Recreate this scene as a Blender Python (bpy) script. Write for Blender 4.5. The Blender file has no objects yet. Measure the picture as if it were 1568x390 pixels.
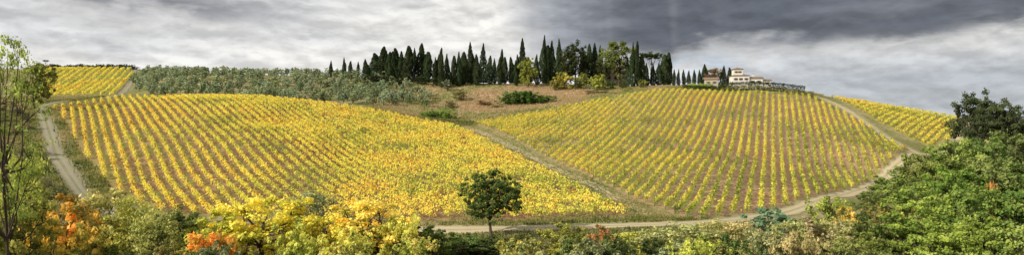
import bpy, math, random
import numpy as np
from mathutils import Vector
random.seed(5)
scene = bpy.context.scene
F = 1000.0; CU = 784.0; VH = 185.0

def xy(U, D): return ((U-CU)/F*D, D)

# ------------------------------------------------------------------ noise
_H = np.random.default_rng(99).random((256, 256))
def vnoise(x, y):
    xi = np.floor(x).astype(int); yi = np.floor(y).astype(int)
    fx = x-xi; fy = y-yi
    fx = fx*fx*(3-2*fx); fy = fy*fy*(3-2*fy)
    a = _H[xi % 256, yi % 256]; b = _H[(xi+1) % 256, yi % 256]
    c = _H[xi % 256, (yi+1) % 256]; d = _H[(xi+1) % 256, (yi+1) % 256]
    return (a*(1-fx)+b*fx)*(1-fy)+(c*(1-fx)+d*fx)*fy
def sstep(a, b, x):
    t = np.clip((x-a)/(b-a), 0, 1); return t*t*(3-2*t)

# ------------------------------------------------------------------ terrain
cp = []
def P(U, V, D): x, y = xy(U, D); cp.append((x, y, (VH-V)/F*D))
def Z(U, D, z): x, y = xy(U, D); cp.append((x, y, z))
for a in [(400,345,118),(240,332,127),(165,298,150),(110,240,185),(80,168,245),(0,300,130),(0,225,180),(0,168,235),(500,347,117),
          (620,350,116),(755,353,113),(900,352,113),(1080,348,115),(1210,325,135),(1290,300,163),(1355,278,195),
          (190,151,270),(300,150,270),(400,152,265),(500,162,260),(600,175,256),(700,192,250),(300,228,180),(200,220,190),(400,228,178),(550,245,175),(650,300,140),
          (500,200,210),(620,210,215),(760,310,135),(860,262,175),(985,325,128),(850,200,232),(860,168,275),(1000,141,300),(1120,140,312),(1240,147,302),
          (1000,200,232),(1100,200,235),(1100,270,165),(1250,215,228),(1200,280,165),(1320,235,215),(1330,190,262),(1400,232,226),
          (1140,132,325),(1060,133,330),(830,131,355),(600,119,390),(700,129,365),(950,133,345),(720,180,275),(750,166,300),(800,158,312),(650,158,308),
          (900,150,310),(230,151,288),(450,160,288),(650,171,288),(250,113,430),(450,115,420),(550,118,405),(60,150,300),(170,150,298),(70,107,470),(200,107,470),
          (140,128,380),(200,127,370),(-60,107,470),(-60,150,300),(1270,150,315),(1380,167,308),(1480,186,298),(1470,209,258),(1560,212,255),(1425,229,238),(1640,215,260),
          (350,132,350),(550,142,340)]: P(*a)
for U in (-150, 300, 784, 1250, 1750):
    Z(U, 85, -21); Z(U, 60, -18.5); Z(U, 38, -13); Z(U, 98, -20.3)
for x in (-60, 0, 60):
    cp.append((x, 0, -1.8)); cp.append((x, 18, -7.0)); cp.append((x, -40, 3.0))
Z(1450,130,-18.5); Z(1568,150,-16.5); Z(1568,115,-17.5); Z(1500,200,-14); Z(1640,190,-13.5)
Z(1140,370,15.5); Z(1140,430,5); Z(830,420,17); Z(600,450,25); Z(350,500,32); Z(100,540,38); Z(-60,540,38)
Z(1380,350,1); Z(1500,340,-6); Z(1380,430,-14); Z(1560,420,-18)
for U in (-100, 200, 500, 784, 1100, 1400): Z(U, 700, -12)
for U in (-100, 300, 784, 1300): Z(U, 950, -30)
CPT = np.array(cp)
def tps(r2): return np.where(r2 > 1e-9, r2*np.log(r2+1e-12), 0)
NCP = len(CPT); TS = 100.0
TPN = CPT[:, :2]/TS
_A = np.zeros((NCP+3, NCP+3)); _A[:NCP, :NCP] = tps(((TPN[:, None]-TPN[None])**2).sum(-1)) + np.eye(NCP)*0.004
_A[:NCP, NCP] = 1; _A[:NCP, NCP+1:] = TPN; _A[NCP, :NCP] = 1; _A[NCP+1:, :NCP] = TPN.T
TPW = np.linalg.solve(_A, np.concatenate([CPT[:, 2], np.zeros(3)]))
def h(x, y):
    x = np.atleast_1d(np.asarray(x, float)); y = np.atleast_1d(np.asarray(y, float))
    sh = x.shape; X = x.ravel(); Y = y.ravel(); out = np.empty(len(X))
    for i in range(0, len(X), 40000):
        q = np.stack([np.clip(X[i:i+40000], -700, 700), np.clip(Y[i:i+40000], -120, 1000)], 1)/TS
        r2 = ((q[:, None]-TPN[None])**2).sum(-1)
        out[i:i+40000] = tps(r2)@TPW[:NCP]+TPW[NCP]+q@TPW[NCP+1:]
    ob = np.maximum(sstep(480, 680, np.abs(X)), np.maximum(sstep(700, 930, Y), sstep(-60, -110, Y)))
    z = out*(1-ob)+(-28)*ob
    z = z+(vnoise(X/11+50, Y/11+50)-.5)*0.5+(vnoise(X/37+9, Y/37)-.5)*1.0
    return z.reshape(sh)
def h1(x, y): return float(h(x, y)[0])

# ------------------------------------------------------------------ polygons (ground plan)
def poly(pts): return np.array([xy(*p) for p in pts])
def inside(pg, X, Y):
    r = np.zeros(X.shape, bool); j = len(pg)-1
    for i in range(len(pg)):
        xi, yi = pg[i]; xj, yj = pg[j]
        c = ((yi > Y) != (yj > Y)) & (X < (xj-xi)*(Y-yi)/(yj-yi+1e-12)+xi)
        r ^= c; j = i
    return r
def dline(pts, X, Y):
    d = np.full(X.shape, 1e9)
    for (ax, ay), (bx, by) in zip(pts[:-1], pts[1:]):
        vx, vy = bx-ax, by-ay; L = vx*vx+vy*vy
        t = np.clip(((X-ax)*vx+(Y-ay)*vy)/L, 0, 1)
        d = np.minimum(d, np.hypot(X-ax-t*vx, Y-ay-t*vy))
    return d
PL = poly([(82,246),(190,267),(300,267),(400,262),(500,257),(600,252),(692,244),(850,170),(968,123),(800,120),(620,121),(400,123),(240,131),(168,155),(122,188)])
PR = poly([(728,252),(790,264),(860,275),(930,288),(1000,298),(1120,309),(1238,300),(1320,262),(1390,228),(1352,202),(1285,167),(1205,141),(1070,121),(1045,122),(885,176)])
PF = poly([(1270,313),(1380,306),(1476,297),(1468,260),(1428,241),(1348,266)])
PD = poly([(66,465),(205,465),(197,370),(172,303),(60,306)])
PO = poly([(225,292),(450,291),(600,293),(668,294),(650,340),(575,385),(500,410),(215,445),(200,375)])
PB = poly([(668,288),(720,262),(790,270),(930,292),(1010,303),(1010,335),(840,350),(680,360),(640,345)])

# ------------------------------------------------------------------ material helpers
def mat_new(name):
    m = bpy.data.materials.new(name); m.use_nodes = True
    nt = m.node_tree; nt.nodes.clear()
    return m, nt
def N(nt, t, **kw):
    nd = nt.nodes.new(t)
    for k, v in kw.items():
        if k in nd.inputs: nd.inputs[k].default_value = v
        else: setattr(nd, k, v)
    return nd
def setin(nt, sock, v):
    if isinstance(v, bpy.types.NodeSocket): nt.links.new(v, sock)
    else: sock.default_value = v
def MA(nt, op, a, b=0.0, c=None, clamp=False):
    nd = nt.nodes.new('ShaderNodeMath'); nd.operation = op; nd.use_clamp = clamp
    setin(nt, nd.inputs[0], a); setin(nt, nd.inputs[1], b)
    if c is not None: setin(nt, nd.inputs[2], c)
    return nd.outputs[0]
def MIX(nt, f, a, b, mode='MIX'):
    nd = nt.nodes.new('ShaderNodeMix'); nd.data_type = 'RGBA'; nd.blend_type = mode
    setin(nt, nd.inputs['Factor'], f)
    A_ = [s for s in nd.inputs if s.name == 'A' and s.type == 'RGBA'][0]
    B_ = [s for s in nd.inputs if s.name == 'B' and s.type == 'RGBA'][0]
    setin(nt, A_, a if not isinstance(a, tuple) else (*a, 1)[:4]); setin(nt, B_, b if not isinstance(b, tuple) else (*b, 1)[:4])
    return [s for s in nd.outputs if s.type == 'RGBA'][0]
def MR(nt, v, a, b, c=0.0, d=1.0, smooth=True):
    nd = nt.nodes.new('ShaderNodeMapRange'); nd.interpolation_type = 'SMOOTHSTEP' if smooth else 'LINEAR'
    setin(nt, nd.inputs[0], v)
    for i, q in enumerate((a, b, c, d)): setin(nt, nd.inputs[i+1], q)
    return nd.outputs[0]
def NOISE(nt, vec, scale, detail=4, rough=.55, dist=0.0):
    nd = nt.nodes.new('ShaderNodeTexNoise'); nt.links.new(vec, nd.inputs['Vector'])
    nd.inputs['Scale'].default_value = scale; nd.inputs['Detail'].default_value = detail
    nd.inputs['Roughness'].default_value = rough; nd.inputs['Distortion'].default_value = dist
    return nd.outputs['Fac']
def leafshader(nt, col, trans=.35):
    d = N(nt, 'ShaderNodeBsdfDiffuse'); t = N(nt, 'ShaderNodeBsdfTranslucent'); mx = N(nt, 'ShaderNodeMixShader')
    o = N(nt, 'ShaderNodeOutputMaterial'); mx.inputs[0].default_value = trans
    nt.links.new(col, d.inputs[0]); nt.links.new(col, t.inputs[0])
    nt.links.new(d.outputs[0], mx.inputs[1]); nt.links.new(t.outputs[0], mx.inputs[2]); nt.links.new(mx.outputs[0], o.inputs[0])
def ATT(nt, name, out='Fac'):
    nd = N(nt, 'ShaderNodeAttribute'); nd.attribute_name = name; return nd.outputs[out]

m_fol, nt = mat_new('foliage')
oi = N(nt, 'ShaderNodeObjectInfo'); ti = ATT(nt, 'tint')
hs = N(nt, 'ShaderNodeHueSaturation'); nt.links.new(oi.outputs['Color'], hs.inputs['Color'])
nt.links.new(MA(nt, 'MULTIPLY_ADD', ti, -.05, .53), hs.inputs['Hue'])
nt.links.new(MA(nt, 'MULTIPLY_ADD', ti, 2.3, .5), hs.inputs['Value'])
leafshader(nt, hs.outputs[0], .38)
def vine_mat(name, stops):
    m, nt = mat_new(name); cr = N(nt, 'ShaderNodeValToRGB')
    nt.links.new(ATT(nt, 'tint'), cr.inputs[0]); e = cr.color_ramp.elements
    e[0].position = stops[0][0]; e[0].color = (*stops[0][1], 1); e[1].position = stops[-1][0]; e[1].color = (*stops[-1][1], 1)
    for p, c in stops[1:-1]:
        q = e.new(p); q.color = (*c, 1)
    leafshader(nt, cr.outputs[0], .42); return m
m_vine = vine_mat('vine_leaves', [(0,(.16,.21,.04)),(.22,(.40,.44,.08)),(.42,(.78,.73,.12)),(.62,(.96,.82,.15)),(.78,(.94,.68,.11)),(.9,(.62,.36,.07)),(1,(.32,.17,.05))])
m_grass = vine_mat('dry_grass_blades', [(0,(.10,.13,.03)),(.3,(.25,.26,.07)),(.6,(.42,.35,.16)),(1,(.50,.36,.20))])
m_bark, nt = mat_new('bark')
tc = N(nt, 'ShaderNodeTexCoord'); b = N(nt, 'ShaderNodeBsdfDiffuse'); o = N(nt, 'ShaderNodeOutputMaterial')
nt.links.new(MIX(nt, NOISE(nt, tc.outputs['Object'], 3), (.05,.035,.025), (.14,.11,.085)), b.inputs[0]); nt.links.new(b.outputs[0], o.inputs[0])

# ------------------------------------------------------------------ mesh helpers
def quadmesh(name, V, Q, mi, tint, mats):
    me = bpy.data.meshes.new(name)
    V = np.asarray(V, np.float32); Q = np.asarray(Q, np.int32)
    me.vertices.add(len(V)); me.vertices.foreach_set('co', V.ravel())
    me.loops.add(Q.size); me.loops.foreach_set('vertex_index', Q.ravel())
    me.polygons.add(len(Q)); me.polygons.foreach_set('loop_start', np.arange(len(Q), dtype=np.int32)*4)
    me.polygons.foreach_set('material_index', np.asarray(mi, np.int32))
    me.update(calc_edges=True)
    a = me.attributes.new('tint', 'FLOAT', 'FACE'); a.data.foreach_set('value', np.asarray(tint, np.float32))
    for m in mats: me.materials.append(m)
    return me
def nrm(v): return v/(np.sqrt((v*v).sum(-1, keepdims=True))+1e-9)
def leaves(C, Nn, Sz, rg, asp=.65, up=None):
    C = np.asarray(C); T = nrm(np.cross(Nn, rg.normal(size=C.shape)))
    if up is not None: T = nrm(T*(1-up)+np.array([0, 0, 1.0])*up)
    B = nrm(np.cross(Nn, T)); Sz = np.asarray(Sz)[:, None]
    V = np.stack([C+T*Sz, C+B*Sz*asp+T*Sz*.1, C-T*Sz*.8, C-B*Sz*asp+T*Sz*.1], 1).reshape(-1, 3)
    Q = np.arange(len(C)*4).reshape(-1, 4); return V, Q
class MB:
    def __init__(s): s.V = []; s.Q = []; s.M = []; s.T = []; s.n = 0
    def add(s, V, Q, m, t):
        V = np.asarray(V, float); Q = np.asarray(Q, int)
        s.V.append(V); s.Q.append(Q+s.n); s.n += len(V); s.M.append(np.full(len(Q), m))
        s.T.append(np.broadcast_to(np.asarray(t, float), (len(Q),)))
    def tube(s, pts, rad, k=6, m=1):
        pts = np.asarray(pts, float); V = []
        for i, p in enumerate(pts):
            d = pts[min(i+1, len(pts)-1)]-pts[max(i-1, 0)]; d = d/(np.linalg.norm(d)+1e-9)
            a = np.cross(d, [0.3, 1, .1]); a /= np.linalg.norm(a); b = np.cross(d, a)
            for j in range(k):
                t = 2*math.pi*j/k; V.append(p+rad[i]*(a*math.cos(t)+b*math.sin(t)))
        Q = [[i*k+j, i*k+(j+1) % k, (i+1)*k+(j+1) % k, (i+1)*k+j] for i in range(len(pts)-1) for j in range(k)]
        s.add(V, Q, m, .5)
    def mesh(s, name, mats):
        return quadmesh(name, np.concatenate(s.V), np.concatenate(s.Q), np.concatenate(s.M), np.concatenate(s.T), mats)

def limb(mb, a, b, r0, r1, rg, bend=.12, k=5):
    a = np.array(a, float); b = np.array(b, float); L = np.linalg.norm(b-a)
    t = np.linspace(0, 1, 5)[:, None]; p = a+(b-a)*t
    off = rg.normal(size=3)*bend*L; p += np.sin(t*math.pi)*off; p[:, 2] -= (np.sin(t*math.pi)*L*.06)[:, 0]
    mb.tube(p, np.linspace(r0, r1, 5), k); return p

def tree_mesh(name, H, lobes, trunk_h, tr, nclump, per, ls, seed, cl=.36, lean=(0, 0), stems=1, shell=.75, droop=0.0, up=None, asp=.65):
    rg = np.random.default_rng(seed); mb = MB()
    lobes = [np.array(l, float) for l in lobes]
    for s_ in range(stems):
        o = rg.normal(size=2)*(0 if stems == 1 else .35)
        top = np.array([lean[0]+o[0]*3, lean[1]+o[1]*3, trunk_h+(H-trunk_h)*.55]); base = np.array([o[0], o[1], -.5])
        p = limb(mb, base, top, tr, tr*.3, rg, .04, 7)
        for l in lobes[s_::stems]:
            q = p[2+rg.integers(0, 2)]
            e = l[:3]; pp = limb(mb, q, e, tr*.42, tr*.12, rg)
            for _ in range(4):
                d = nrm(rg.normal(size=3)+np.array([0, 0, .4]))*l[3:6]*.85
                limb(mb, pp[3], e+d, tr*.14, tr*.03, rg, .12, 4)
    vol = np.array([l[3]*l[4]*l[5] for l in lobes])**.66; vol = vol/vol.sum()
    C = []; Nm = []; Sz = []; T = []
    for l, wv in zip(lobes, vol):
        for _ in range(max(3, int(nclump*wv))):
            d = nrm(rg.normal(size=3)); rr = shell+(1-shell)*1.1*rg.random() if rg.random() < .85 else rg.random()*shell
            c = l[:3]+d*l[3:6]*rr; cr = cl*l[3:6].mean()*rg.uniform(.6, 1.3); ct = rg.random()
            k = max(4, int(per*rg.uniform(.6, 1.3)))
            q = rg.normal(size=(k, 3)); qn = nrm(q); q = qn*cr*rg.random((k, 1))**.45*np.array([1, 1, .75])
            q[:, 2] -= droop*np.hypot(q[:, 0], q[:, 1])
            C.append(c+q); Nm.append(nrm(qn*.8+d*.5+rg.normal(size=(k, 3))*.55+np.array([0, 0, .35])))
            Sz.append(ls*rg.uniform(.6, 1.35, k)); T.append(np.clip(.5*ct+.5*rg.random(k)+.12*qn[:, 2], 0, 1))
    C = np.concatenate(C); V, Q = leaves(C, np.concatenate(Nm), np.concatenate(Sz), rg, asp, up)
    mb.add(V, Q, 0, np.concatenate(T))
    me = mb.mesh(name, [m_fol, m_bark]); ex = np.percentile(np.abs(C[:, :2]), 98); me['W'] = float(ex*2); me['H'] = float(np.percentile(C[:, 2], 99.6))
    return me

def rlobes(n, H, rad, z0, seed, r=(.3, .45), flat=.85):
    rg = np.random.default_rng(seed); L = []
    for i in range(n):
        a = i*2.4+rg.random(); t = (i+.5)/n; z = z0+(H-z0)*(.18+.66*t)
        R_ = rad*math.sqrt(max(.05, 1-((t-.42)/.62)**2))*rg.uniform(.35, .75)
        q = rad*rg.uniform(*r)
        L.append((R_*math.cos(a), R_*math.sin(a), z, q*rg.uniform(.9, 1.2), q*rg.uniform(.9, 1.2), q*flat*rg.uniform(.8, 1.1)))
    return L

OAK = [tree_mesh('oak_m%d' % i, 9, rlobes(13, 9, 4.4, 1.2, 10+i, (.33, .5)), 2, .28, 130, 56, .18, 20+i, cl=.34) for i in range(4)]
BUSH = [tree_mesh('bush_m%d' % i, 5, rlobes(11, 5, 3.2, -.6, 30+i, (.34, .5)), .4, .12, 95, 46, .16, 40+i, stems=3) for i in range(3)]
WISP = [tree_mesh('wisp_m%d' % i, 7, rlobes(12, 7, 3.0, .2, 50+i, (.25, .45), 1.2), .6, .09, 120, 34, .16, 60+i, stems=4, shell=.4, cl=.5, up=.5, asp=.45) for i in range(3)]
OLIVE = [tree_mesh('olive_m%d' % i, 4.6, rlobes(7, 4.6, 2.5, .8, 70+i, (.36, .52)), 1, .18, 46, 20, .26, 80+i) for i in range(3)]
LONE = tree_mesh('lone_m', 10, rlobes(20, 10, 4.3, 1.9, 94, (.27, .42)), 2.6, .25, 250, 46, .16, 95, lean=(.5, 0), cl=.34)
TALL = tree_mesh('tall_m', 20, rlobes(22, 20, 4.5, 4, 101, (.22, .36)), 7, .22, 170, 30, .12, 102, lean=(-.8, 0), shell=.35, cl=.5)
PINE = tree_mesh('pine_m', 15, [(math.cos(a)*r, math.sin(a)*r, 12.8+.5*(3.2-r)*.4, 1.8, 1.8, 1.1) for a, r in [(0,0),(0,2.6),(1,2.9),(2,2.5),(3.1,2.9),(4.1,2.6),(5.2,2.8)]], 10, .3, 110, 40, .2, 111)

def cypress_mesh(name, H, W, seed, power=.75, cone=False):
    rg = np.random.default_rng(seed); mb = MB()
    mb.tube([(0, 0, -1), (0, 0, H*.5), (0, 0, H*.93)], [.25, .15, .03])
    n = 4200 if not cone else 5500
    t = rg.random(n)**(.9 if not cone else 1.25); a = rg.random(n)*6.283
    if cone:
        prof = (1-t)**.85*(.72+.35*np.abs(np.sin(t*26+.5*np.sin(a*3))))
    else:
        prof = np.minimum(1, (t+.05)*5)**.6*np.maximum(0, 1-t**2.3)**power
    bump = .6+.78*vnoise(a*2.2+seed*7, t*9+seed)
    r = W/2*prof*bump*(.55+.45*rg.random(n)**.3)+.05
    z = .6+t*(H-.6)
    C = np.stack([r*np.cos(a)+.35*np.sin(t*5+seed), r*np.sin(a), z], 1)
    Nm = nrm(np.stack([np.cos(a), np.sin(a), .3+0*a], 1)+rg.normal(size=(n, 3))*.45)
    V, Q = leaves(C, Nm, rg.uniform(.2, .45, n), rg, .5, up=.65 if not cone else .1)
    tt = np.clip(vnoise(a*3, t*14)*.6+.4*rg.random(n), 0, 1); mb.add(V, Q, 0, tt)
    me = mb.mesh(name, [m_fol, m_bark]); me['W'] = float(W); me['H'] = float(H); return me
CYP = [cypress_mesh('cyp_m%d' % i, 18, 3.0+.3*i, 120+i, .5+.15*i) for i in range(6)]
FIR = [cypress_mesh('fir_m%d' % i, 20, 7, 130+i, cone=True) for i in range(2)]

def place(me, name, U, D, vtop=None, wpx=None, col=(.07, .09, .03), hh=None, dz=0, parent=None):
    x, y = xy(U, D); z = h1(x, y)+dz
    H_ = hh if hh else (VH-vtop)/F*D-z
    H_ = max(H_, 1.0); W_ = wpx*D/F if wpx else me['W']*H_/me['H']
    ob = bpy.data.objects.new(name, me); scene.collection.objects.link(ob)
    ob.location = (x, y, z); ob.rotation_euler = (0, 0, random.random()*6.28)
    ob.scale = (W_/me['W'], W_/me['W'], H_/me['H']); ob.color = (*col, 1)
    if parent: ob.parent = parent
    return ob

# ------------------------------------------------------------------ ground sheet
geo = np.cumsum(1.5*1.35**np.arange(1, 27))
def axis(a, b, st): c = np.arange(a, b, st); g = geo[geo < 9000]; return np.concatenate([(a-g)[::-1], c, c[-1]+g])
gx = axis(-400, 320, 1.5); gy = axis(-20, 560, 1.5)
GX, GY = np.meshgrid(gx, gy); GZ = h(GX, GY)
nx, ny = len(gx), len(gy)
idx = np.arange(nx*ny).reshape(ny, nx)
GQ = np.stack([idx[:-1, :-1], idx[:-1, 1:], idx[1:, 1:], idx[1:, :-1]], -1).reshape(-1, 4)
TRK = [xy(*p) for p in [(708,256),(712,246),(780,208),(868,173),(945,142),(1005,121),(1040,115)]]
TOPR = [xy(*p) for p in [(705,256),(760,264),(860,282),(1000,303),(1120,315),(1240,308)]]
ROADL = [xy(*p) for p in [(205,470),(202,400),(190,330),(165,292),(110,272),(62,250),(70,215),(88,180),(118,152),(150,136),(200,124)]]
ROADB = [xy(*p) for p in [(500,114),(620,114.5),(755,113),(900,113.5),(1000,114.5),(1080,117),(1140,124),(1215,137),(1290,163),(1355,197),(1410,222)]]
ROADR = [xy(*p) for p in [(1130,318),(1200,314),(1252,303),(1290,284),(1335,258),(1385,234),(1410,222),(1436,228),(1478,262),(1488,300)]]
ROADT = [xy(*p) for p in [(170,284),(220,280),(330,278),(420,273),(520,268),(620,265),(705,258)]]
base = np.zeros((ny, nx, 3)); base[:] = (.21, .205, .08)
def paint(mask, col): 
    m = mask[..., None]; base[:] = base*(1-m)+np.array(col)*m
gnb = vnoise(GX/14, GY/14)*.6+vnoise(GX/4, GY/4)*.4
paint(sstep(.45, .65, gnb), (.30, .26, .13))
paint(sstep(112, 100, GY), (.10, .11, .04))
paint(inside(PO, GX, GY)*1.0, (.22, .23, .09))
paint(inside(PO, GX, GY)*sstep(.45, .6, gnb), (.34, .28, .15))
pb = inside(PB, GX, GY)*1.0
paint(pb, (.36, .28, .16)); paint(pb*sstep(.5, .62, gnb), (.40, .27, .16)); paint(pb*sstep(.42, .3, gnb), (.27, .28, .11))
paint(sstep(6, 3.5, dline(TRK, GX, GY)+gnb*2), (.29, .27, .12))
paint(sstep(6, 4, dline(TOPR, GX, GY)+gnb*2), (.28, .30, .11))
paint(sstep(5, 2.5, dline(ROADL, GX, GY)+gnb*2), (.28, .25, .16))
paint(sstep(5, 2.5, dline(ROADB, GX, GY)+gnb*2), (.36, .31, .18))
paint(sstep(5, 2.5, dline(ROADR, GX, GY)+gnb*2), (.36, .31, .18))
paint(sstep(5.5, 3, dline(ROADT, GX, GY)+gnb*2), (.24, .15, .09))
zone = np.zeros((ny, nx, 4)); zone[..., 3] = 1
zone[..., 0] = inside(PL, GX, GY); zone[..., 1] = inside(PR, GX, GY); zone[..., 2] = inside(PF, GX, GY) | inside(PD, GX, GY)
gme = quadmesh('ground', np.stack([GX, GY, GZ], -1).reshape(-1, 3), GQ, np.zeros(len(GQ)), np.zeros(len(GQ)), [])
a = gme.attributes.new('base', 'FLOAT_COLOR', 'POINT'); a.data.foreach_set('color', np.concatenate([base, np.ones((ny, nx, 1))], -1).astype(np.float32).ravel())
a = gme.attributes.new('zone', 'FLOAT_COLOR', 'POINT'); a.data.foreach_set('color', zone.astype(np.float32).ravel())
gme.polygons.foreach_set('use_smooth', np.ones(len(GQ), bool))
go = bpy.data.objects.new('ground', gme); scene.collection.objects.link(go)

SP = 2.5
def dirs(d): d = np.array(d, float); d /= np.linalg.norm(d); return d, np.array([-d[1], d[0]])
DL, NL = dirs((-.70, 1)); DR, NR = dirs((.40, 1)); DF, NF = dirs((.95, 1)); DD, ND = dirs((-.50, 1))
m_g, nt = mat_new('soil_and_grass')
ge = N(nt, 'ShaderNodeNewGeometry'); pos = ge.outputs['Position']
sx = N(nt, 'ShaderNodeSeparateXYZ'); nt.links.new(pos, sx.inputs[0])
zc = N(nt, 'ShaderNodeSeparateColor'); nt.links.new(ATT(nt, 'zone', 'Color'), zc.inputs[0])
n1 = NOISE(nt, pos, .12, 4); n2 = NOISE(nt, pos, .9, 5, .65)
def stripe(nv):
    c = MA(nt, 'ADD', MA(nt, 'MULTIPLY', sx.outputs[0], nv[0]/SP), MA(nt, 'MULTIPLY', sx.outputs[1], nv[1]/SP))
    f = MA(nt, 'FRACT', MA(nt, 'ADD', c, 1000.5)); f = MA(nt, 'ABSOLUTE', MA(nt, 'SUBTRACT', f, .5))
    return MR(nt, MA(nt, 'ADD', f, MA(nt, 'MULTIPLY', MA(nt, 'SUBTRACT', n2, .5), .3)), .18, .32)
col = ATT(nt, 'base', 'Color')
soilL = MIX(nt, n2, (.23,.14,.065), (.38,.26,.14)); soilR = MIX(nt, n2, (.34,.20,.115), (.50,.34,.21)); grs = MIX(nt, n2, (.18,.21,.055), (.34,.33,.11))
gL = MIX(nt, MA(nt, 'MULTIPLY', stripe(NL), MR(nt, n1, .42, .62, 0, .9)), soilL, grs)
gR = MIX(nt, MA(nt, 'MULTIPLY', MA(nt, 'SUBTRACT', 1.0, stripe(NR)), MR(nt, n1, .36, .58, .4, 1.0)), soilR, grs)
nz = MR(nt, n2, .3, .7, .6, 1.4, False); nd_ = N(nt, 'ShaderNodeVectorMath', operation='SCALE'); nt.links.new(col, nd_.inputs[0]); nt.links.new(nz, nd_.inputs['Scale'])
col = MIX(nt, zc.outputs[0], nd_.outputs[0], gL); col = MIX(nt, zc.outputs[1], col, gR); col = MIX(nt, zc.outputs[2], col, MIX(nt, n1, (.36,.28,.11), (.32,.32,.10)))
bd = N(nt, 'ShaderNodeBsdfDiffuse'); bp = N(nt, 'ShaderNodeBump'); bp.inputs['Strength'].default_value = .8; bp.inputs['Distance'].default_value = .25
nt.links.new(n2, bp.inputs['Height']); nt.links.new(bp.outputs[0], bd.inputs['Normal']); nt.links.new(col, bd.inputs[0])
o = N(nt, 'ShaderNodeOutputMaterial'); nt.links.new(bd.outputs[0], o.inputs[0]); gme.materials.append(m_g)

# ------------------------------------------------------------------ roads
def dirtmat(name, c1_, c2_, cg):
    m, nt = mat_new(name); ge = N(nt, 'ShaderNodeNewGeometry'); pos = ge.outputs['Position']; n2 = NOISE(nt, pos, .8, 5, .65); n4 = NOISE(nt, pos, .1, 3)
    c1 = MIX(nt, n2, c1_, c2_); f = MA(nt, 'MULTIPLY', ATT(nt, 'tint'), MR(nt, MA(nt, 'ADD', MA(nt, 'MULTIPLY', n2, .6), MA(nt, 'MULTIPLY', n4, .4)), .38, .58, .35, 1))
    cc = MIX(nt, f, c1, cg); bd = N(nt, 'ShaderNodeBsdfDiffuse'); nt.links.new(cc, bd.inputs[0]); o = N(nt, 'ShaderNodeOutputMaterial'); nt.links.new(bd.outputs[0], o.inputs[0]); return m
m_r = dirtmat('pale_dirt', (.42,.34,.21), (.62,.52,.36), (.30,.28,.12)); m_r2 = dirtmat('grey_dirt', (.24,.21,.15), (.40,.36,.27), (.22,.22,.10))
def road(name, pts, wd, grassy=.6, off=.07, mat=None):
    p = np.array(pts); seg = []
    for i in range(len(p)-1):
        p0 = p[max(i-1, 0)]; p1 = p[i]; p2 = p[i+1]; p3 = p[min(i+2, len(p)-1)]
        k = max(2, int(np.linalg.norm(p2-p1)/1.2)); t = np.linspace(0, 1, k, endpoint=False)[:, None]
        seg.append(.5*((2*p1)+(-p0+p2)*t+(2*p0-5*p1+4*p2-p3)*t*t+(-p0+3*p1-3*p2+p3)*t**3))
    c = np.concatenate(seg+[p[-1:]]); d = nrm(np.gradient(c, axis=0)); nn = np.stack([-d[:, 1], d[:, 0]], 1)
    u = np.array([-.5, -.42, -.3, -.1, .1, .3, .42, .5]); s = np.arange(len(c))
    wv = wd*(.7+.6*vnoise(s/5., s*0+wd))[:, None]*(1+.0*u); wv = wv*(1+.4*(np.abs(u) > .45)*(vnoise(s[:, None]/1.7+u*9, s[:, None]*0.)-.5))
    X = c[:, :1]+nn[:, :1]*u*wv; Y = c[:, 1:]+nn[:, 1:]*u*wv
    V = np.stack([X, Y, h(X, Y)+off], -1).reshape(-1, 3); m = len(u)
    I = np.arange(len(c)*m).reshape(-1, m); Qr = np.stack([I[:-1, :-1], I[:-1, 1:], I[1:, 1:], I[1:, :-1]], -1).reshape(-1, 4)
    tt = np.tile(np.array([1, .4, 0, grassy, 0, .4, 1]), len(c)-1)
    me = quadmesh(name, V, Qr, np.zeros(len(Qr)), tt, [mat or m_r]); ob = bpy.data.objects.new(name, me); scene.collection.objects.link(ob)
road('dirt_road', ROADB, 4.4, .7, .07); road('dirt_road', ROADL, 3.6, .9, .078, m_r2); road('dirt_road', ROADR, 3.0, .8, .086)
road('dirt_road', ROADT, 1.8, .9, .094, m_r2); road('dirt_track', TRK, 2.6, 1.0, .062)
road('dirt_track', [xy(*p) for p in [(40,215),(52,180),(75,150),(90,132),(110,122)]], 2.6, .9, .066, m_r2)

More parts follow.
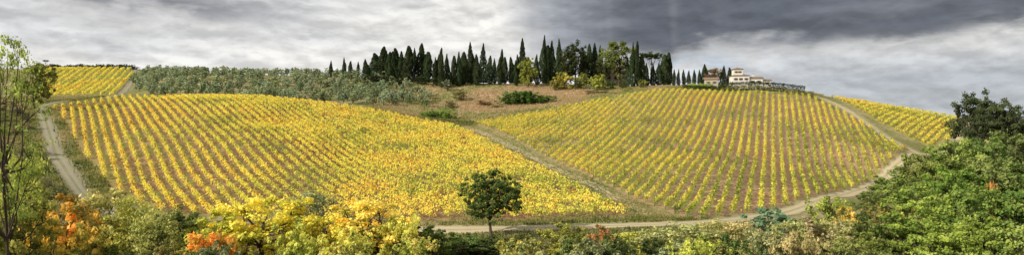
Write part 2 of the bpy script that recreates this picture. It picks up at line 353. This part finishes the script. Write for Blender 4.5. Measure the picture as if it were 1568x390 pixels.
# ------------------------------------------------------------------ vineyards
m_wood, nt = mat_new('weathered_wood'); bd = N(nt, 'ShaderNodeBsdfDiffuse'); bd.inputs[0].default_value = (.2, .17, .13, 1); o = N(nt, 'ShaderNodeOutputMaterial'); nt.links.new(bd.outputs[0], o.inputs[0])
def vineyard(name, pg, d, nv, sp, step, per, seed, mean, hgt=1.55, wid=.32, ls=.2, gap=.08, posts=True, zs=.5, grad=None):
    rg = np.random.default_rng(seed); lo = (pg@nv).min(); hi = (pg@nv).max(); a0 = (pg@d).min(); a1 = (pg@d).max()
    rows = np.arange(math.ceil(lo/sp), math.floor(hi/sp)+1)*sp; al = np.arange(a0, a1, step)
    RR, AA = np.meshgrid(rows, al); RR = RR+rg.normal(size=RR.shape)*.04; AA = AA+rg.normal(size=AA.shape)*.15
    X = RR*nv[0]+AA*d[0]; Y = RR*nv[1]+AA*d[1]
    k = inside(pg, X, Y); X = X[k]; Y = Y[k]
    zn = vnoise(X/16+seed, Y/16)*.65+vnoise(X/6+seed, Y/6)*.35; z2 = vnoise(X/3+seed, Y/3); rid = np.round((X*nv[0]+Y*nv[1])/sp)
    rr = np.random.default_rng(seed+3).random(4000)[(rid.astype(int)) % 4000]
    k = rg.random(len(X)) > gap+.3*sstep(.62, .8, z2)*(zn < .5); X, Y, zn, z2, rr = X[k], Y[k], zn[k], z2[k], rr[k]
    Zg = h(X, Y); m = len(X); vig = rg.uniform(.75, 1.15, m)*(.8+.4*zn)
    mb = MB()
    for vec in (d, nv):
        s = np.array([vec[0], vec[1], 0])*.05; B = np.stack([X, Y, Zg-.05], 1); T_ = B+np.array([0, 0, .8])
        V = np.stack([B-s, B+s, T_+s*.8, T_-s*.8], 1).reshape(-1, 3); mb.add(V, np.arange(m*4).reshape(-1, 4), 1, .5)
    if posts:
        kk = rg.random(m) < step/6.0
        for vec in (d, nv):
            s = np.array([vec[0], vec[1], 0])*.06; B = np.stack([X, Y, Zg-.05], 1)[kk]; T_ = B+np.array([0, 0, 2.0])
            V = np.stack([B-s, B+s, T_+s, T_-s], 1).reshape(-1, 3); mb.add(V, np.arange(kk.sum()*4).reshape(-1, 4), 1, .5)
    I = np.repeat(np.arange(m), per); L = len(I); keep = rg.random(L) < np.clip(vig[I], .4, 1); I = I[keep]; L = len(I)
    ua = rg.normal(size=L)*step*.5; up_ = rg.beta(1.5, 1.3, L); un = rg.normal(size=L)*wid*(1.1-.4*up_)
    C = np.stack([X[I]+ua*d[0]+un*nv[0], Y[I]+ua*d[1]+un*nv[1], Zg[I]+.42+up_*(hgt-.42)*vig[I]**.5], 1)
    Nm = nrm(rg.normal(size=(L, 3))*.8+np.stack([nv[0]*np.sign(un), nv[1]*np.sign(un), 0*un+.7], 1))
    V, Q = leaves(C, Nm, ls*rg.uniform(.6, 1.3, L), rg, .85)
    gr = grad(X, Y) if grad else 0*X
    t = mean+((zn-.5)*zs+gr)[I]+(z2[I]-.5)*.22+(rr[I]-.5)*.16+rg.normal(size=m)[I]*.08+rg.normal(size=L)*.1+(up_-.5)*.18
    t = np.where((rg.random(m) < .02)[I], .93, t)
    mb.add(V, Q, 0, np.clip(t, 0, 1)); ob = bpy.data.objects.new(name, mb.mesh(name, [m_vine, m_wood])); scene.collection.objects.link(ob); return ob
def gl(X, Y): U = X/Y*F+CU; return .05*sstep(500, 200, U)-.02
vineyard('vineyard', PL, DL, NL, SP, .95, 27, 11, .54, hgt=1.75, wid=.31, ls=.22, gap=.05, grad=gl)
vineyard('vineyard', PR, DR, NR, SP, .95, 25, 12, .42, hgt=1.75, wid=.29, ls=.215, gap=.06, zs=.55, grad=lambda X, Y: .08*sstep(200, 290, Y)-.04)
vineyard('vineyard', PF, DF, NF, 2.6, 1.1, 16, 13, .46, ls=.30, hgt=1.8, wid=.5, gap=.03, posts=False)
vineyard('vineyard', PD, DD, ND, 3.9, 1.2, 16, 14, .50, hgt=1.9, wid=.42, ls=.34, gap=.03, posts=False)

# ------------------------------------------------------------------ dry grass / weeds
rgg = np.random.default_rng(77)
def grass(name, X, Y, size, tb, seed):
    rg = np.random.default_rng(seed); k = ~(inside(PL, X, Y) | inside(PR, X, Y) | inside(PF, X, Y) | inside(PD, X, Y))
    for rd in (ROADB, ROADL, ROADR): k &= dline(rd, X, Y) > 2.2
    X, Y = X[k], Y[k]; m = len(X); C0 = np.stack([X, Y, h(X, Y)], 1); I = np.repeat(np.arange(m), 4)
    C = C0[I]+rg.normal(size=(len(I), 3))*np.array([.35, .35, .05])*size*2; sz = size*rg.uniform(.4, 1.2, len(I)); C[:, 2] = C0[I, 2]+sz*.5
    V, Q = leaves(C, nrm(rg.normal(size=C.shape)*np.array([1, 1, .2])), sz, rg, .3, up=.75)
    nb = vnoise(X/14, Y/14)*.6+vnoise(X/4, Y/4)*.4; pb = inside(PB, X, Y)
    t = np.clip(tb+(nb-.5)*1.1+pb*.15+rg.normal(size=m)*.12, 0, 1)[I]+rg.normal(size=len(I))*.08
    ob = bpy.data.objects.new(name, quadmesh(name, V, Q, np.zeros(len(Q)), np.clip(t, 0, 1), [m_grass])); scene.collection.objects.link(ob)
D_ = rgg.uniform(250, 365, 22000); U_ = rgg.uniform(560, 1260, 22000); x, y = xy(U_, D_); grass('dry_grass', x, y, .48, .5, 1)
D_ = rgg.uniform(118, 300, 18000); U_ = rgg.uniform(-20, 190, 18000); x, y = xy(U_, D_); grass('dry_grass', x, y, .4, .38, 2)
D_ = rgg.uniform(92, 122, 18000); U_ = rgg.uniform(-20, 1400, 18000); x, y = xy(U_, D_); grass('dry_grass', x, y, .3, .3, 3)
t_ = rgg.random(6000); p = np.array(TRK); ii = (t_*(len(p)-1)).astype(int); ff = (t_*(len(p)-1)-ii)[:, None]; q = p[ii]*(1-ff)+p[ii+1]*ff+rgg.normal(size=(6000, 2))*2.6; grass('dry_grass', q[:, 0], q[:, 1], .22, .36, 4)

# ------------------------------------------------------------------ skyline trees
CG = (.036, .050, .022)
def jit(c, s=.15):
    k = 1+random.uniform(-s, s); return (c[0]*k*random.uniform(.92, 1.08), c[1]*k, c[2]*k)
def cyp(U, vt, wd, D): place(random.choice(CYP), 'cypress_tree', U, D, vt, wd*1.3, jit(CG, .25))
for U, vt, wd in [(507,93,5),(527,88,6),(537,94,5),(548,95,5),(560,91,12),(574,82,13),(588,72,12),(597,80,9),(605,75,11),(614,79,10),(625,71,11),(635,74,10),(645,67,12),(655,80,10),
                 (666,88,6),(676,74,7),(685,83,8),(695,86,7),(703,80,8),(711,80,8),(730,84,9),(750,86,9),(757,90,7),(765,88,7),(773,88,7),(783,92,6),(790,93,6),
                 (822,84,9),(833,55,11),(840,70,9),(846,63,10),(856,60,10),(864,80,8),(895,78,8),(902,68,10),(911,67,10),(919,70,8),
                 (961,88,8),(969,66,9),(976,64,7),(983,84,8),(990,97,8),(1000,98,8),(1009,97,9),(1018,84,10),(1024,81,8),
                 (1032,107,5),(1039,106,5),(1047,107,5),(1055,108,5),(1063,107,5),(1071,107,5),(1079,99,10),(1108,101,8),(1117,104,6)]:
    D = 388 if U < 560 else (random.uniform(368, 385) if U < 660 else (random.uniform(336, 350) if U > 955 else random.uniform(350, 368)))
    cyp(U, vt, wd, D)
for i in range(28):
    U = random.uniform(566, 930); D = random.uniform(372, 392); place(random.choice(CYP), 'cypress_tree', U, D, random.uniform(74, 102), random.uniform(8, 16), jit(CG, .25))
for i in range(14):
    place(random.choice(BUSH), 'evergreen_shrub', random.uniform(560, 830), random.uniform(356, 366), random.uniform(112, 121), random.uniform(14, 24), jit((.04,.05,.02), .3))
for U, vt, wd in [(720,65,20),(740,67,19),(800,59,22),(792,84,16)]: place(random.choice(FIR), 'fir_tree', U, 372, vt, wd, jit((.034,.045,.024)))
place(OAK[0], 'holm_oak_tree', 880, 352, 66, 44, (.045,.057,.024)); place(OAK[1], 'holm_oak_tree', 868, 350, 80, 26, (.045,.055,.02)); place(OAK[2], 'holm_oak_tree', 922, 350, 92, 22, (.06,.07,.026))
place(OAK[2], 'plane_tree', 947, 350, 64, 52, (.12,.14,.035)); place(OAK[3], 'lime_tree', 808, 346, 88, 28, (.19,.21,.04))
place(PINE, 'umbrella_pine', 997, 350, 80, 34, (.05,.07,.022)); place(OAK[1], 'autumn_oak_tree', 1093, 340, 105, 28, (.17,.11,.045))
for U, D, vt, wd, c in [(864,338,111,28,(.32,.29,.06)),(889,340,112,24,(.20,.21,.05)),(915,330,114,28,(.28,.30,.06)),(936,332,124,20,(.09,.13,.04)),(850,338,124,20,(.19,.17,.05)),(640,372,122,20,(.1,.12,.05)),
                       (905,322,137,26,(.3,.26,.16)),(925,318,140,20,(.14,.15,.06)),(740,306,154,24,(.24,.17,.07)),(705,318,139,26,(.19,.17,.07)),(760,300,165,20,(.22,.2,.09)),(690,300,155,18,(.16,.13,.06)),
                       (1242,301,140,12,(.2,.2,.1)),(1235,303,142,10,(.12,.13,.05)),(985,330,122,14,(.2,.2,.05)),(955,332,125,16,(.08,.1,.03))]:
    place(random.choice(BUSH), 'shrub', U, D, vt, wd, c)
place(OLIVE[0], 'olive_tree', 685, 340, 122, 18, (.16,.18,.11)); 
for U, wd in [(778,28),(795,34),(815,34),(836,28),(805,30)]: place(random.choice(BUSH), 'laurel_bush', U, random.uniform(302, 308), 139+abs(U-800)*.22, wd*1.15, jit((.07,.13,.025), .1))
for U, wd in [(655,20),(668,26),(684,24)]: place(random.choice(BUSH), 'reed_clump', U, 268, 170, wd*1.2, (.17,.25,.05))
for U in (1060, 1072, 1084): place(random.choice(WISP), 'ornamental_grass', U, 318, 128, 18, (.28,.34,.08))
for U in range(75, 210, 6): place(random.choice(BUSH), 'hedgerow_bush', U, 478, 99+random.uniform(-1, 3), 12, jit((.06,.075,.03)))
place(PINE, 'umbrella_pine', 70, 474, 92, 8, (.05,.06,.03))
place(OAK[1], 'walnut_tree', 56, 236, 97, 52, (.15,.16,.04))

# olive grove
grove = bpy.data.objects.new('olive_grove', None); scene.collection.objects.link(grove)
lo = PO.min(0); hi = PO.max(0)
for iy, yy in enumerate(np.arange(lo[1], hi[1], 7.0)):
    for xx in np.arange(lo[0], hi[0], 6.4):
        x = xx+random.uniform(-1.6, 1.6)+(iy % 2)*3; y = yy+random.uniform(-1.8, 1.8)
        if not inside(PO, np.array([x]), np.array([y]))[0] or random.random() < .05: continue
        c = random.choice([(.22,.255,.15),(.20,.235,.135),(.27,.30,.185),(.15,.18,.09),(.24,.26,.13)])
        place(random.choice(OLIVE), 'olive', x/y*F+CU, y, hh=random.uniform(3.6, 5.8), col=jit(c), parent=grove)

# ------------------------------------------------------------------ foreground trees
YEL = (.52,.46,.07); YG = (.33,.34,.07); GRN = (.11,.145,.04); DGR = (.06,.08,.025); ORG = (.50,.30,.06); RUST = (.32,.18,.07); GG = (.22,.24,.11); TAN = (.34,.29,.16)
fg = [(BUSH,'maple_tree',95,88,302,90,ORG),(BUSH,'maple_tree',60,80,326,66,(.48,.36,.07)),(BUSH,'maple_tree',130,84,342,56,(.46,.36,.08)),
 (WISP,'willow_tree',165,92,292,84,(.34,.32,.11)),(WISP,'willow_tree',205,90,304,80,(.36,.35,.08)),(WISP,'poplar_tree',30,90,240,70,(.29,.32,.07)),(OAK,'oak_tree',20,75,292,90,(.20,.21,.05)),
 (OAK,'shrub',268,90,322,76,(.14,.17,.05)),(WISP,'willow_tree',240,86,322,70,(.34,.32,.10)),(BUSH,'maple_tree',322,82,356,70,(.52,.29,.06)),(BUSH,'shrub',300,92,332,56,YG),
 (OAK,'field_maple_tree',405,90,304,128,YEL),(BUSH,'field_maple_tree',350,86,326,84,(.46,.42,.07)),(WISP,'willow_tree',470,100,296,84,GG),(OAK,'field_maple_tree',500,88,330,78,(.50,.45,.07)),(BUSH,'shrub',455,84,342,66,(.38,.38,.08)),
 (OAK,'field_maple_tree',566,92,308,120,(.54,.47,.10)),(BUSH,'field_maple_tree',612,88,334,68,(.44,.42,.09)),(BUSH,'shrub',540,80,355,76,(.46,.42,.09)),
 (OAK,'oak_tree',662,90,347,76,(.08,.105,.025)),(BUSH,'shrub',705,96,362,66,GRN),(BUSH,'shrub',640,84,368,66,YG),(BUSH,'bramble_bush',740,97,366,70,DGR),(BUSH,'bramble_bush',785,98,362,60,(.09,.10,.03)),(BUSH,'bramble_bush',815,92,368,60,(.15,.15,.04)),
 (OAK,'oak_tree',862,90,343,78,(.22,.23,.05)),(BUSH,'sumac_bush',916,88,348,50,RUST),(BUSH,'shrub',885,82,362,56,GRN),(WISP,'willow_tree',962,92,358,70,YG),(BUSH,'shrub',945,84,370,56,(.16,.17,.05)),
 (WISP,'willow_tree',1005,92,352,70,(.32,.31,.12)),(WISP,'willow_tree',1050,94,346,80,(.30,.30,.12)),(BUSH,'shrub',1030,84,370,66,GG),(WISP,'willow_tree',1095,96,338,84,(.34,.33,.12)),(BUSH,'shrub',1080,84,366,70,YG),
 (WISP,'willow_tree',1140,92,343,76,(.31,.28,.12)),(OLIVE,'juniper_bush',1182,104,322,80,(.14,.20,.11)),(BUSH,'shrub',1170,88,356,66,GG),(WISP,'willow_tree',1210,90,340,60,(.28,.27,.10)),
 (BUSH,'hawthorn_bush',1245,92,333,84,TAN),(BUSH,'hawthorn_bush',1225,80,360,66,(.30,.27,.12)),(BUSH,'field_maple_tree',1272,112,304,54,(.25,.27,.06)),(BUSH,'maple_tree',1300,106,318,36,(.44,.32,.07)),
 (WISP,'willow_tree',1285,90,338,70,(.3,.29,.11)),(BUSH,'shrub',1320,92,328,66,GRN)]
fg += [(OAK,'oak_tree',1335,125,295,56,(.09,.12,.03)),(OAK,'oak_tree',1375,130,266,74,(.13,.17,.04)),(OAK,'oak_tree',1415,140,236,68,(.17,.20,.05)),(OAK,'oak_tree',1400,112,284,76,(.19,.24,.05)),
 (OAK,'oak_tree',1455,140,216,76,(.17,.21,.05)),(OAK,'oak_tree',1500,145,211,74,(.10,.135,.035)),(OAK,'oak_tree',1545,150,204,74,(.12,.145,.045)),(OAK,'oak_tree',1590,150,200,84,(.07,.09,.03)),
 (OAK,'oak_tree',1465,112,256,84,(.13,.18,.035)),(OAK,'oak_tree',1530,115,242,84,(.16,.20,.06)),(OAK,'oak_tree',1585,110,250,94,(.09,.13,.03)),
 (OAK,'oak_tree',1430,95,300,88,(.20,.26,.05)),(OAK,'oak_tree',1500,92,288,96,(.13,.18,.04)),(OAK,'oak_tree',1570,90,296,100,(.13,.18,.04)),(BUSH,'maple_tree',1521,104,281,16,(.40,.20,.06)),
 (OAK,'oak_tree',1375,92,326,88,(.16,.21,.04)),(OAK,'oak_tree',1445,80,344,94,(.21,.26,.05)),(OAK,'oak_tree',1520,78,334,104,(.16,.21,.04)),(OAK,'oak_tree',1580,74,350,94,(.20,.23,.06)),(OAK,'oak_tree',1335,82,358,74,(.14,.175,.04)),
 (OAK,'oak_tree',1290,80,368,64,(.18,.20,.06)),(BUSH,'shrub',1350,118,312,40,(.22,.20,.06)),(BUSH,'field_maple_tree',1395,100,318,44,(.30,.30,.07)),(BUSH,'field_maple_tree',1480,84,322,40,(.28,.30,.07)),
 (OAK,'holm_oak_tree',1487,232,142,52,(.055,.07,.032)),(OAK,'holm_oak_tree',1522,226,153,52,(.06,.075,.03)),(OAK,'holm_oak_tree',1555,222,162,50,(.055,.07,.03)),(OAK,'holm_oak_tree',1510,222,168,50,(.055,.065,.03)),(OAK,'holm_oak_tree',1590,220,172,60,(.055,.07,.03))]
for i in range(34):
    U = random.uniform(-10, 1330); D = random.uniform(74, 88); fg.append((BUSH, 'undergrowth_bush', U, D, random.uniform(364, 384), random.uniform(46, 80), random.choice([YG,GRN,DGR,(.24,.23,.08),GG,(.36,.34,.09)])))
for L_, nm, U, D, vt, wd, c in fg: place(random.choice(L_), nm, U, D, vt, wd*1.1, jit(c, .08))
for i in range(46):
    D = random.uniform(128, 235); U = random.uniform(-5, 60+ (235-D)*.35)
    x, y = xy(U, D)
    if dline(ROADL, np.array([x]), np.array([y]))[0] < 4: continue
    place(random.choice(BUSH+WISP), 'scrub_bush', U, D, hh=random.uniform(1.2, 3.2), col=jit(random.choice([(.18,.18,.08),(.22,.2,.11),(.12,.13,.06),(.25,.22,.11)])))
lone = place(LONE, 'oak_tree', 754, 107, 263, 84, (.08,.11,.03)); lone.rotation_euler = (0, 0, 2.0)
tl = place(TALL, 'ash_tree', 10, 45, 60, 100, (.27,.31,.07)); tl.rotation_euler = (0, 0, .5)

# ------------------------------------------------------------------ hedge
def hedge(name, pts, hh, wd, col, seed):
    rg = np.random.default_rng(seed); C = []
    p = np.array(pts)
    for a_, b_ in zip(p[:-1], p[1:]):
        L = np.linalg.norm(b_-a_); k = int(L*130); t = rg.random(k)[:, None]; q = a_+(b_-a_)*t
        d = (b_-a_)/L; nn = np.array([-d[1], d[0]]); face = rg.random(k)
        o_ = np.where(face < .5, -1, np.where(face < .7, 1, rg.uniform(-1, 1, k)))*wd/2; z = np.where(face > .7, hh, rg.random(k)*hh)
        xy_ = q+nn*(o_*(1+rg.normal(size=k)*.08))[:, None]; zz = h(xy_[:, 0], xy_[:, 1])+z*(1+.08*rg.normal(size=k)); C.append(np.column_stack([xy_, zz]))
    C = np.concatenate(C); Nm = nrm(rg.normal(size=C.shape)+np.array([-.1, -.5, .5])); V, Q = leaves(C, Nm, rg.uniform(.15, .35, len(C)), rg)
    me = quadmesh(name, V, Q, np.zeros(len(Q)), rg.random(len(Q)), [m_fol]); ob = bpy.data.objects.new(name, me); ob.color = (*col, 1); scene.collection.objects.link(ob)
hedge('cypress_hedge', [xy(1100,312.5), xy(1150,313), xy(1200,309.5), xy(1233,304.5)], 3.7, 2.2, (.028,.042,.016), 5)
hedge('cypress_hedge', [xy(1045,316), xy(1098,315)], 1.8, 1.6, (.06,.08,.03), 6)

# ------------------------------------------------------------------ houses
def simple(name, c1, c2, sc, rough=.9):
    m, nt = mat_new(name); tc = N(nt, 'ShaderNodeTexCoord'); b = N(nt, 'ShaderNodeBsdfPrincipled'); b.inputs['Roughness'].default_value = rough
    nt.links.new(MIX(nt, NOISE(nt, tc.outputs['Object'], sc, 6), c1, c2), b.inputs['Base Color']); o = N(nt, 'ShaderNodeOutputMaterial'); nt.links.new(b.outputs[0], o.inputs[0]); return m
m_white = simple('cream_plaster', (.62,.59,.53), (.76,.73,.67), .7); m_stone = simple('stone_wall', (.34,.28,.22), (.52,.44,.35), 1.6)
m_tile = simple('terracotta_tiles', (.18,.12,.085), (.32,.22,.155), 2.5); m_glass = simple('dark_window', (.02,.022,.025), (.04,.045,.05), 1, .2); m_shut = simple('wood_shutter', (.12,.08,.05), (.16,.1,.06), 2)
m_ochre = simple('ochre_plaster', (.42,.34,.24), (.54,.45,.33), .7)
def facemesh(name, V, Fc, mat, par):
    me = bpy.data.meshes.new(name); me.from_pydata(V, [], Fc); me.materials.append(mat); me.update()
    ob = bpy.data.objects.new(name, me); ob.parent = par; scene.collection.objects.link(ob)
def box(name, x0, x1, y0, y1, z0, z1, mat, par):
    V = [(x, y, z) for z in (z0, z1) for x, y in ((x0, y0), (x1, y0), (x1, y1), (x0, y1))]
    facemesh(name, V, [(0,3,2,1),(4,5,6,7),(0,1,5,4),(1,2,6,5),(2,3,7,6),(3,0,4,7)], mat, par)
def hip(name, x0, x1, y0, y1, z, rise, par, ov=.45, gable=False):
    x0 -= ov; x1 += ov; y0 -= ov; y1 += ov; t = .18; ym = (y0+y1)/2; hw = (y1-y0)/2; i = 0 if gable else min(hw, (x1-x0)/2-.01)
    V = [(x0,y0,z),(x1,y0,z),(x1,y1,z),(x0,y1,z),(x0,y0,z+t),(x1,y0,z+t),(x1,y1,z+t),(x0,y1,z+t),(x0+i,ym,z+t+rise),(x1-i,ym,z+t+rise)]
    facemesh(name, V, [(0,3,2,1),(0,1,5,4),(1,2,6,5),(2,3,7,6),(3,0,4,7),(4,5,9,8),(6,7,8,9),(5,6,9),(7,4,8)], m_tile, par)
def block(par, tag, x0, x1, y0, y1, z0, z1, mat, rise, wins, gable=False):
    box(tag+'_walls', x0, x1, y0, y1, z0, z1, mat, par); hip(tag+'_roof', x0, x1, y0, y1, z1+.003, rise, par, gable=gable)
    for k, (u, z, ww, hh) in enumerate(wins):
        xc = x0+(x1-x0)*u
        box('%s_window_%d' % (tag, k), xc-ww/2, xc+ww/2, y0-.03, y0+.05, z0+z, z0+z+hh, m_glass, par)
        box('%s_sill_%d' % (tag, k), xc-ww/2-.12, xc+ww/2+.12, y0-.16, y0-.032, z0+z-.14, z0+z-.003, m_stone, par)
        for sgn in (-1, 1):
            xa = xc+sgn*(ww/2+.3); box('%s_shutter_%d_%d' % (tag, k, sgn+1), xa-.26, xa+.26, y0-.08, y0-.003, z0+z, z0+z+hh, m_shut, par)
def house(name, U, D, rot):
    e = bpy.data.objects.new(name, None); x, y = xy(U, D); scene.collection.objects.link(e); e.location = (x, y, h1(x, y)); e.rotation_euler = (0, 0, rot); return e
v = house('white_villa', 1141, 326, math.radians(-8))
block(v, 'main', -6.8, 1.2, -4, 5, -1, 4.8, m_white, 1.1, [(.2,3.6,.7,1.0),(.5,3.6,.7,1.0),(.82,3.6,.7,1.0)])
block(v, 'tower', -6.2, -1.8, -3.2, 1.6, 5.1, 8.0, m_white, 1.0, [(.3,1.2,.5,.8),(.7,1.2,.5,.8)])
block(v, 'wing', 1.21, 7.8, -3.2, 3.6, -1, 3.4, m_white, .9, [(.25,2.3,.7,1.0),(.7,2.3,.7,1.0)], True)
block(v, 'annex', 7.82, 11.8, -2.6, 3, -1, 2.3, m_white, .7, [(.5,1.5,.7,.9)], True)
box('chimney', 3.4, 4.1, 0, .7, 4.0, 5.8, m_white, v); box('chimney_cap', 3.3, 4.2, -.1, .8, 5.803, 6.0, m_tile, v)
s = house('stone_house', 1089, 322, math.radians(-18)); block(s, 'main', -3.2, 3.2, -2.6, 3, -1, 4.0, m_stone, 1.0, [(.3,3,.6,.9),(.75,3,.6,.9)], True)
s = house('tuscan_villa', 934, 366, math.radians(8)); block(s, 'main', -8, 8, -5, 5, -1, 10.5, m_ochre, 2.0, [(q, z_, 1, 1.6) for z_ in (4.8, 8.2) for q in (.12,.37,.62,.87)])

# ------------------------------------------------------------------ world
sd = Vector((-.78, -.42, .50)).normalized(); el = math.asin(sd.z); az = math.atan2(sd.x, sd.y)
W = bpy.data.worlds.new('World'); scene.world = W; W.use_nodes = True; nt = W.node_tree; nt.nodes.clear()
sk = N(nt, 'ShaderNodeTexSky'); sk.sky_type = 'NISHITA'; sk.sun_disc = False; sk.sun_elevation = el; sk.sun_rotation = az
tc = N(nt, 'ShaderNodeTexCoord'); sx = N(nt, 'ShaderNodeSeparateXYZ'); nt.links.new(tc.outputs['Generated'], sx.inputs[0])
X_, Y_, Z_ = sx.outputs
aa = MA(nt, 'ARCTAN2', X_, Y_); rr = MA(nt, 'SQRT', MA(nt, 'ADD', MA(nt, 'MULTIPLY', X_, X_), MA(nt, 'MULTIPLY', Y_, Y_))); ee = MA(nt, 'DIVIDE', Z_, MA(nt, 'MAXIMUM', rr, .02))
def cv(sa, se, off=0.0, oa=0.0, oe=0.0):
    c = N(nt, 'ShaderNodeCombineXYZ'); nt.links.new(MA(nt, 'MULTIPLY', MA(nt, 'ADD', aa, oa), sa), c.inputs[0]); nt.links.new(MA(nt, 'MULTIPLY', MA(nt, 'ADD', ee, oe), se), c.inputs[1]); c.inputs[2].default_value = off; return c.outputs[0]
na = NOISE(nt, cv(4, 14, 1.3), 1, 4, .5, .2); nb_ = NOISE(nt, cv(12, 30, 5.1), 1, 6, .56, .15); nbu = NOISE(nt, cv(12, 30, 5.1, .004, .008), 1, 6, .56, .15)
nr = NOISE(nt, cv(14, 1.5, 2.2), 1, 2, .5)
def blob(U, V, su, sv, wrp=0.0):
    a0 = math.atan((U-CU)/F); e0 = (VH-V)/F*math.cos(a0)
    ex = MA(nt, 'ADD', ee, MA(nt, 'MULTIPLY', MA(nt, 'SUBTRACT', nb_, .5), .06))
    p = MA(nt, 'POWER', MA(nt, 'ABSOLUTE', MA(nt, 'DIVIDE', MA(nt, 'SUBTRACT', aa, a0), su/F)), 2.0); q = MA(nt, 'POWER', MA(nt, 'ABSOLUTE', MA(nt, 'DIVIDE', MA(nt, 'SUBTRACT', ex, e0), sv/F)), 2.0)
    return MA(nt, 'EXPONENT', MA(nt, 'MULTIPLY', MA(nt, 'ADD', p, q), -1.0))
wob = MA(nt, 'MULTIPLY', MA(nt, 'SUBTRACT', na, .5), .10); wob2 = MA(nt, 'MULTIPLY', MA(nt, 'SUBTRACT', nb_, .5), .09)
ew = MA(nt, 'ADD', ee, MA(nt, 'ADD', wob, wob2)); aw = MA(nt, 'ADD', aa, MA(nt, 'MULTIPLY', MA(nt, 'ADD', wob, wob2), 1.0))
storm = MA(nt, 'MULTIPLY', MR(nt, MA(nt, 'ADD', aw, MA(nt, 'MULTIPLY', ee, .35)), .035, .12), MR(nt, ew, .08, .12))
storm = MA(nt, 'MULTIPLY', storm, MR(nt, aa, 1.0, 1.4, 1, .3))
c = MIX(nt, MR(nt, na, .35, .62), (.67,.68,.69), (.80,.79,.77))
c = MIX(nt, MR(nt, nb_, .50, .68, 0, .6), c, (.90,.89,.86))
c = MIX(nt, MA(nt, 'MULTIPLY', MR(nt, nb_, .46, .34), .28), c, (.48,.49,.52))
lowr = MA(nt, 'MULTIPLY', MR(nt, aa, .15, .5), MR(nt, ee, .10, .05)); c = MIX(nt, MA(nt, 'MULTIPLY', lowr, .92), c, MIX(nt, MR(nt, ee, 0, .1), (.50,.53,.56), (.40,.44,.49)))
for (U, V, su, sv, k, cl_) in [(250,4,170,20,1.1,(.27,.28,.31)),(100,24,100,8,.5,(.42,.43,.46)),(270,54,100,8,.55,(.50,.52,.55)),(640,70,170,60,.6,(.84,.83,.79)),(1060,98,60,12,.9,(.42,.55,.70)),(735,15,50,36,.8,(.93,.91,.86)),
                               (1230,97,70,9,.35,(.45,.52,.60)),(900,105,90,26,.7,(.80,.80,.78))]:
    c = MIX(nt, MA(nt, 'MULTIPLY', MA(nt, 'MULTIPLY', blob(U, V, su, sv), MR(nt, nb_, .36, .56, .45, 1)), k, clamp=True), c, cl_)
dark = MR(nt, aa, .04, .20); sc_ = MIX(nt, dark, (.33,.35,.39), (.11,.125,.155)); sc_ = MIX(nt, MR(nt, na, .46, .66, 0, .4), sc_, (.26,.28,.32)); sc_ = MIX(nt, MA(nt, 'MULTIPLY', MR(nt, nr, .48, .62), MR(nt, aa, .35, .15, 0, .4)), sc_, (.50,.52,.55))
c = MIX(nt, MA(nt, 'MULTIPLY', storm, .97), c, sc_)
for (U, V, su, sv, k, cl_) in [(1440,64,120,13,1.0,(.68,.68,.67)),(1300,82,70,6,.6,(.62,.63,.64)),(1545,52,40,20,.9,(.74,.73,.70)),(1180,90,90,5,.5,(.60,.62,.64))]:
    c = MIX(nt, MA(nt, 'MULTIPLY', MA(nt, 'MULTIPLY', blob(U, V, su, sv), MR(nt, nb_, .42, .56, .1, 1)), k, clamp=True), c, cl_)
lit = MA(nt, 'MULTIPLY', MA(nt, 'SUBTRACT', nb_, nbu), 1.4)
lit = MA(nt, 'ADD', 1.0, MA(nt, 'MINIMUM', MA(nt, 'MAXIMUM', lit, -.16), .16))
vs = N(nt, 'ShaderNodeVectorMath', operation='SCALE'); nt.links.new(c, vs.inputs[0]); nt.links.new(MA(nt, 'MULTIPLY', lit, 10.0), vs.inputs['Scale'])
c = MIX(nt, MR(nt, MA(nt, 'ADD', na, MR(nt, ee, .15, .6, .4, 0)), .36, .46, .25, 1), sk.outputs[0], vs.outputs[0])
bg = N(nt, 'ShaderNodeBackground'); bg.inputs[1].default_value = .1; nt.links.new(c, bg.inputs[0]); o = N(nt, 'ShaderNodeOutputWorld'); nt.links.new(bg.outputs[0], o.inputs[0])

sun = bpy.data.lights.new('sun', 'SUN'); sun.energy = 5.0; sun.angle = math.radians(.5); sun.color = (1, .93, .79)
so = bpy.data.objects.new('sun', sun); so.rotation_euler = (-sd).to_track_quat('-Z', 'Y').to_euler(); so.location = (0, 0, 100); scene.collection.objects.link(so)
cam = bpy.data.cameras.new('camera'); cam.sensor_width = 36; cam.sensor_fit = 'HORIZONTAL'; cam.lens = 36*F/1568; cam.shift_y = -(196-VH)/1568; cam.clip_end = 20000; cam.clip_start = .5
co = bpy.data.objects.new('camera', cam); co.rotation_euler = (math.pi/2, 0, 0); scene.collection.objects.link(co); scene.camera = co
scene.view_settings.view_transform = 'Standard'; scene.view_settings.look = 'None'; scene.view_settings.exposure = 0
